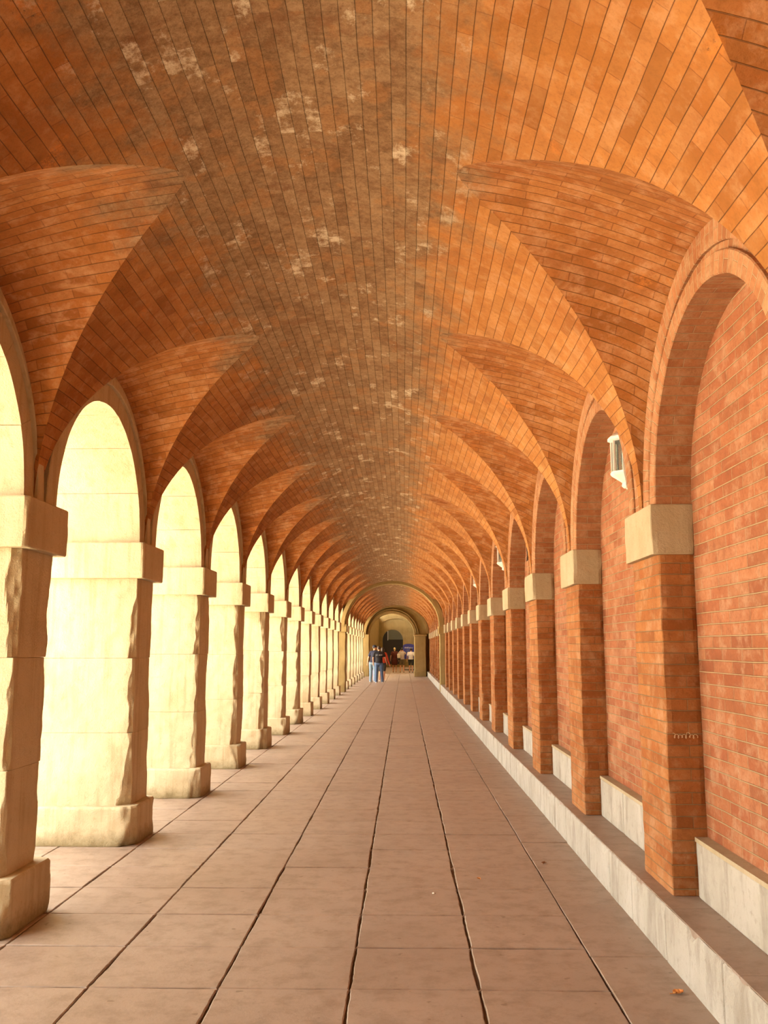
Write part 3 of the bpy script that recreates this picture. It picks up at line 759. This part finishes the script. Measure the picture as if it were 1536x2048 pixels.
leaf((.325*H, 4.25*H, .001), .03, 2.2, M['leaf'], 'tiny orange leaf scrap beside the wide dark paving joint')
leaf((1.0*H, 2.62*H, ZSTEP+.003), .03, .5, M['leafdark'], 'tiny brown leaf scrap lying on top of the step')
mb = MB(); mb.frustum(0, 0, [(0, .006, .005), (.003, .010, .009), (.007, .009, .008), (.010, .004, .004)], 9)
o = tag(mb.build('pebble', M['pebble'], smooth=True), 'tiny white pebble on the middle paving row', 'pebble'); o.location = (.12*H, 4.0*H, .0)

# ------------------------------------------------------------------ blue information sign
ysg = 43.5*H
t = thing('information_sign', 'dark blue standing sign with arched top and white lettering', 'sign', (.235*H, ysg, 0))
mb = MB(); N = 16; w = .265*H; ring = [(-w, .52*H), (w, .52*H)]; z1, z2 = 1.12*H, 1.21*H
ring += [(w*cos(pi*k/N), z1+(z2-z1)*sin(pi*k/N)) for k in range(N+1)]
k0 = len(ring); mb.v += [(x, 0, z) for x, z in ring] + [(x, .05, z) for x, z in ring]
mb.f.append(tuple(range(k0))); mb.f.append(tuple(range(2*k0-1, k0-1, -1)))
for i in range(k0): mb.f.append((i, (i+1) % k0+0, (i+1) % k0+k0, i+k0)[::-1])
mb.uv += [None]*(k0+2); mb.mi += [0]*(k0+2); panel = mb.build('panel', M['signblue'], t)
for x in (-.24*H, .24*H):
    mb = MB(); mb.box(x-.02, x+.02, .005, .045, 0, .52*H); mb.build('leg', M['black'], t)
mb = MB(); mb.box(-.26*H, .26*H, -.12, .17, 0, .05); mb.build('foot', M['black'], t)
def text_mesh(s, size, mat, parent, loc, name='lettering', rot=(pi/2, 0, 0)):
    cu = bpy.data.curves.new(name, 'FONT'); cu.body = s; cu.size = size; cu.align_x = 'CENTER'; cu.extrude = .002
    tmp = bpy.data.objects.new(name+'_tmp', cu); COL.objects.link(tmp); bpy.context.view_layer.update()
    me = bpy.data.meshes.new_from_object(tmp.evaluated_get(bpy.context.evaluated_depsgraph_get())); bpy.data.objects.remove(tmp)
    me.materials.clear(); me.materials.append(mat); o = link(name, me, parent); o.location = loc; o.rotation_euler = rot; return o
text_mesh('ANDaluar', .15, M['print'], panel, (0, -.006, 1.0*H))
mb = MB()
for k in range(7):
    L = (.16, .12, .15, .10, .14, .08, .12)[k]*H; mb.box(-.10*H-.0*L, -.10*H+L, -.006, -.001, (.93-.05*k)*H, (.93-.05*k)*H+.02)
mb.build('printed_lines', M['printblue'], panel)

# ------------------------------------------------------------------ people
def capsule(mb, a, b, ra, rb, n=12, fa=1., fb=1.):
    """tapered round limb from a to b with hemispherical ends"""
    a, b = Vector(a), Vector(b); d = (b-a); L = d.length; d = d/L if L > 1e-6 else Vector((0, 0, 1))
    u = d.orthogonal().normalized(); w = d.cross(u); rings = []
    for k in range(4): th = pi/2*(1-k/4); rings.append((a-d*ra*sin(th), ra*cos(th)))
    rings.append((a, ra)); rings.append((b, rb))
    for k in range(1, 5): th = pi/2*k/4; rings.append((b+d*rb*sin(th), rb*cos(th)))
    k0 = len(mb.v)
    for c, r in rings: mb.v += [tuple(c+u*max(r, 1e-4)*cos(2*pi*i/n)+w*max(r, 1e-4)*sin(2*pi*i/n)) for i in range(n)]
    for r in range(len(rings)-1):
        for i in range(n):
            j = (i+1) % n; mb.f.append((k0+r*n+i, k0+r*n+j, k0+(r+1)*n+j, k0+(r+1)*n+i)); mb.uv.append(None); mb.mi.append(0)
    mb.f.append(tuple(k0+n-1-i for i in range(n))); mb.uv.append(None); mb.mi.append(0)
    L = (len(rings)-1)*n; mb.f.append(tuple(k0+L+i for i in range(n))); mb.uv.append(None); mb.mi.append(0)
def ellipsoid(mb, c, r, n=14, m=10, rot=None):
    k0 = len(mb.v); c = Vector(c)
    for i in range(m+1):
        th = pi*(i+.02)/(m+.04)
        for j in range(n):
            p = Vector((r[0]*sin(th)*cos(2*pi*j/n), r[1]*sin(th)*sin(2*pi*j/n), r[2]*cos(th)))
            if rot is not None: p = rot @ p
            mb.v.append(tuple(c+p))
    for i in range(m):
        for j in range(n):
            q = (j+1) % n; mb.f.append((k0+i*n+j, k0+(i+1)*n+j, k0+(i+1)*n+q, k0+i*n+q)); mb.uv.append(None); mb.mi.append(0)
    mb.f.append(tuple(k0+j for j in range(n))); mb.uv.append(None); mb.mi.append(0)
    mb.f.append(tuple(k0+m*n+n-1-j for j in range(n))); mb.uv.append(None); mb.mi.append(0)
def blob(mb, name, mat, parent, voxel=.011, smooth=3):
    o = mb.build(name, mat, parent, True)
    md = o.modifiers.new('remesh', 'REMESH'); md.mode = 'VOXEL'; md.voxel_size = voxel; md.use_smooth_shade = True
    if smooth: s = o.modifiers.new('smooth', 'SMOOTH'); s.iterations = smooth; s.factor = .5
    return o
def hand(mb, wrist, d, s, palm_n):
    """palm, four fingers of unequal length and a thumb; d = direction of the fingers, palm_n = palm normal"""
    w = Vector(wrist); d = Vector(d).normalized(); pn = Vector(palm_n); pn = (pn-d*pn.dot(d)).normalized(); sd = d.cross(pn)
    capsule(mb, w, w+d*.075*s, .021*s, .033*s); 
    for k, (o_, L) in enumerate(((-.030, .062), (-.010, .074), (.010, .070), (.029, .055))):
        a = w+d*.085*s+sd*o_*s; m = a+d*L*.5*s+pn*.006*s; e = a+d*L*.85*s+pn*.028*s
        capsule(mb, a-d*.02*s, m, .010*s, .009*s, 8); capsule(mb, m, e, .009*s, .0075*s, 8)
    a = w+d*.03*s-sd*.028*s; m = a+d*.035*s-sd*.022*s+pn*.008*s; capsule(mb, a, m, .012*s, .010*s, 8); capsule(mb, m, m+d*.028*s+pn*.008*s, .010*s, .008*s, 8)
def person(label, loc, rz, h, top, bottom, hairm, feet=((-.10, .02), (.10, -.02)), armL=None, armR=None, legs='long', sleeves='short', shoes='print', lean=0., turn=0., hair='short', skirt=False, cap_=None, girth=1., fem=False, shoe_mat=None):
    """faces +Y when rz = 0. Feet at z = 0; all lengths for a height h"""
    s = h/1.75; T = thing('person', label, 'person', loc, rz)
    Z = lambda q: q*s
    hipz, shz, neckz = .93*s, 1.43*s, 1.50*s; lx = lean*s
    hip = [Vector((sx*.095*s*girth, 0, hipz)) for sx in (-1, 1)]
    sh = [Vector((sx*(.165 if fem else .19)*s*girth+lx, 0, shz-.01*s)) for sx in (-1, 1)]
    ank = [Vector((f[0]*s, f[1]*s, .085*s)) for f in feet]
    kne = [(a+b)/2 + Vector((0, .035*s, .02*s)) for a, b in zip(hip, ank)]
    AR = []
    for sx, arm, k in ((-1, armL, 0), (1, armR, 1)):
        if arm is None: arm = ((sx*.27, -.02, 1.14), (sx*.29, .06, .90))
        el = Vector(arm[0])*s; wr = Vector(arm[1])*s; el.x += lx*.6; AR.append((sh[k], el, wr))
    hc = Vector((lx, .02*s, 1.635*s)); ht = Matrix.Rotation(turn, 3, 'Z')
    # --- body: one continuous surface
    b = MB()
    ellipsoid(b, (lx, 0, 1.30*s), (.165*s*girth, .11*s*girth, .19*s)); ellipsoid(b, (lx*.5, 0, 1.10*s), (.135*s*girth, .10*s*girth, .17*s)); ellipsoid(b, (0, -.005*s, .95*s), (.165*s*girth, .115*s*girth, .12*s))
    capsule(b, (lx-.14*s, 0, 1.42*s), (lx+.14*s, 0, 1.42*s), .058*s, .058*s)
    capsule(b, (lx, -.005*s, 1.42*s), (lx, .01*s, 1.56*s), .058*s, .053*s)
    ellipsoid(b, hc, (.076*s, .095*s, .112*s), rot=ht); ellipsoid(b, hc+ht@Vector((0, .022*s, -.05*s)), (.055*s, .065*s, .065*s), rot=ht)
    ellipsoid(b, hc+ht@Vector((0, .100*s, -.012*s)), (.012*s, .018*s, .022*s))
    for sx in (-1, 1): ellipsoid(b, hc+ht@Vector((sx*.078*s, 0, -.01*s)), (.010*s, .018*s, .03*s))
    for k in (0, 1):
        capsule(b, hip[k], kne[k], .082*s*girth, .056*s); capsule(b, kne[k]+Vector((0, -.01*s, 0)), kne[k].lerp(ank[k], .35)+Vector((0, -.02*s, 0)), .054*s, .055*s); capsule(b, kne[k].lerp(ank[k], .35)+Vector((0, -.02*s, 0)), ank[k], .053*s, .036*s)
        capsule(b, ank[k]+Vector((0, -.025*s, -.04*s)), ank[k]+Vector((0, .13*s, -.055*s)), .034*s, .028*s)
        S_, E_, W_ = AR[k]
        capsule(b, S_, E_, .047*s, .038*s); capsule(b, E_, W_, .038*s, .026*s)
        hand(b, W_, W_-E_, s, Vector((-1 if k else 1, .3, 0)))
    blob(b, 'body', M['skin'], T, .010)
    # --- face
    f = MB()
    for sx in (-1, 1): ellipsoid(f, hc+ht@Vector((sx*.030*s, .086*s, .004*s)), (.011*s, .007*s, .006*s), 8, 6)
    f.build('eyes', M['hair'], T, True)
    f = MB(); ellipsoid(f, hc+ht@Vector((0, .084*s, -.055*s)), (.022*s, .009*s, .006*s), 8, 6); f.build('mouth', M['red'], T, True)
    # --- hair
    f = MB(); ellipsoid(f, hc+ht@Vector((0, -.014*s, .022*s)), (.087*s, .098*s, .105*s), rot=ht)
    if hair == 'long': ellipsoid(f, hc+ht@Vector((0, -.055*s, -.07*s)), (.08*s, .05*s, .13*s), rot=ht)
    if hair == 'tail': capsule(f, hc+ht@Vector((0, -.10*s, .04*s)), hc+ht@Vector((0, -.12*s, -.14*s)), .035*s, .018*s)
    ho = blob(f, 'hair', M[hairm], T, .012)
    # cut the face free: keep only hair behind the brow
    kept = [fc for fc in f.f]
    bm_cut = hc+ht@Vector((0, .05*s, 0))
    for v in ho.data.vertices:
        q = ht.inverted() @ (v.co-hc)
        if q.y > .045*s and q.z < .055*s: q.y = .045*s*.6; v.co = hc+ht@q
    if cap_:
        f = MB(); ellipsoid(f, hc+ht@Vector((0, -.005*s, .045*s)), (.092*s, .104*s, .082*s), rot=ht); co = f.build('cap', M[cap_], T, True)
        f = MB(); ellipsoid(f, hc+ht@Vector((0, .115*s, .045*s)), (.06*s, .07*s, .010*s), rot=ht); f.build('peak', M[cap_], co, True)
    # --- top
    g = MB(); e = .014*s
    ellipsoid(g, (lx, 0, 1.29*s), (.178*s*girth+e, .118*s*girth+e, .20*s)); ellipsoid(g, (lx*.5, 0, 1.10*s), (.155*s*girth+e, .115*s*girth+e, .19*s)); ellipsoid(g, (0, -.002*s, .97*s), (.17*s*girth+e, .12*s*girth+e, .10*s))
    capsule(g, (lx-.145*s, 0, 1.425*s), (lx+.145*s, 0, 1.425*s), .062*s+e*.5, .062*s+e*.5); capsule(g, (lx, 0, 1.42*s), (lx, .003*s, 1.485*s), .07*s, .062*s)
    for k in (0, 1):
        S_, E_, W_ = AR[k]
        if sleeves == 'short': capsule(g, S_, S_.lerp(E_, .62), .060*s, .060*s)
        elif sleeves == 'long': capsule(g, S_, E_, .060*s, .050*s); capsule(g, E_, E_.lerp(W_, .9), .050*s, .040*s)
    tp = blob(g, 'dress' if skirt else 'shirt', M[top], T, .012)
    # --- bottom
    g = MB()
    if skirt:
        nn = 20; pts = []
        for z, rx, ry in ((1.02, .175, .135), (.9, .20, .15), (.75, .215, .165), (.60, .20, .16), (.52, .20, .16)):
            pts.append([(rx*s*cos(2*pi*i/nn)*(1+.04*sin(5*2*pi*i/nn)), ry*s*sin(2*pi*i/nn), z*s) for i in range(nn+1)])
        g.grid(pts, None); g.build('skirt', M[top], T, True)
    else:
        ellipsoid(g, (0, -.005*s, .93*s), (.178*s*girth, .125*s*girth, .115*s))
        for k in (0, 1):
            if legs == 'long':
                capsule(g, hip[k]-Vector((0, 0, .02*s)), kne[k]+Vector((0, -.004*s, 0)), .100*s*girth, .082*s); capsule(g, kne[k]+Vector((0, -.004*s, 0)), ank[k]+Vector((0, -.01*s, -.01*s)), .082*s, .066*s)
            else:
                capsule(g, hip[k]-Vector((0, 0, .02*s)), kne[k]+Vector((0, 0, .05*s)), .102*s*girth, .085*s)
        blob(g, 'jeans' if 'je' in bottom else ('trousers' if legs == 'long' else 'shorts'), M[bottom], T, .012)
    # --- shoes
    for k in (0, 1):
        g = MB(); a = ank[k]
        capsule(g, a+Vector((0, -.04*s, -.045*s)), a+Vector((0, .06*s, -.042*s)), .038*s, .040*s); capsule(g, a+Vector((0, .06*s, -.045*s)), a+Vector((0, .16*s, -.052*s)), .038*s, .031*s)
        so = blob(g, 'shoe', M[shoe_mat or 'print'], T, .012)
    return T, tp, s

A, shirt, s = person('man in a black lettered T-shirt and blue jeans seen from behind', (-.725*H, 27.4*H, 0), .05, 1.66, 'black_cloth', 'jeans', 'hair',
    feet=((-.13, .0), (.17, .05)), armL=((-.28, .02, 1.16), (-.27, .08, .93)), armR=((.29, .0, 1.18), (.36, .12, .97)), girth=1.06)
text_mesh('LIC  ALCH', .062, M['print'], shirt, (0, -.155*s, 1.30*s)).data.transform(Matrix.Identity(4))
person('man in a dark cap, dark T-shirt and faded jeans turning his head', (-.925*H, 27.9*H, 0), -.35, 1.70, 'navy', 'paleje', 'hair',
    feet=((-.10, -.02), (.10, .03)), turn=-1.0, cap_='navy', armR=((.27, .02, 1.16), (.24, .16, .98)), lean=.09, shoe_mat='wshirt')
person('woman in a red long-sleeved top standing behind the lettered T-shirt', (-.645*H, 28.7*H, 0), .1, 1.60, 'red', 'dshort', 'hair', legs='short', sleeves='long', hair='long', fem=True,
    armR=((.27, .02, 1.10), (.36, .05, .86)), feet=((-.16, 0), (.06, 0)))
person('small child in lavender trousers half hidden behind the jeans', (-.90*H, 29.2*H, 0), 0, .95, 'wshirt', 'lav', 'hair', legs='long', fem=True, shoe_mat='lav')
person('woman in a dark maroon dress with blond hair near the doorway', (-.385*H, 39.4*H, 0), 0, 1.60, 'maroon', 'maroon', 'blond', skirt=True, hair='tail', fem=True, girth=1.1, shoe_mat='leafdark')
person('man in a grey shirt and khaki shorts raising both hands to his face', (-.07*H, 39.2*H, 0), .1, 1.58, 'gshirt', 'khaki', 'hair', legs='short', armL=((-.27, .16, 1.32), (-.08, .24, 1.56)), armR=((.27, .16, 1.32), (.08, .24, 1.56)), shoe_mat='khaki', feet=((-.13, 0), (.13, .02)))
person('man in a white shirt and dark shorts standing before the blue sign', (.30*H, 39.2*H, 0), -.1, 1.56, 'wshirt', 'dshort', 'hair', legs='short', shoe_mat='dshort', girth=1.1)
mb = MB(); mb.frustum(0, 0, [(0, .05, .035), (.02, .10, .05), (.26, .11, .055), (.30, .06, .04)], 12)
o = tag(mb.build('shoulder_bag', [M['wshirt']], smooth=True), 'white and black bag held at the side of the man in grey', 'bag'); o.location = (-.205*H, 39.1*H, .92)
mb = MB(); mb.frustum(0, 0, [(-.14, .07, .045), (-.12, .10, .055), (0, .105, .055), (.012, .09, .05)], 12); mb.build('lower_panel', M['black'], o)
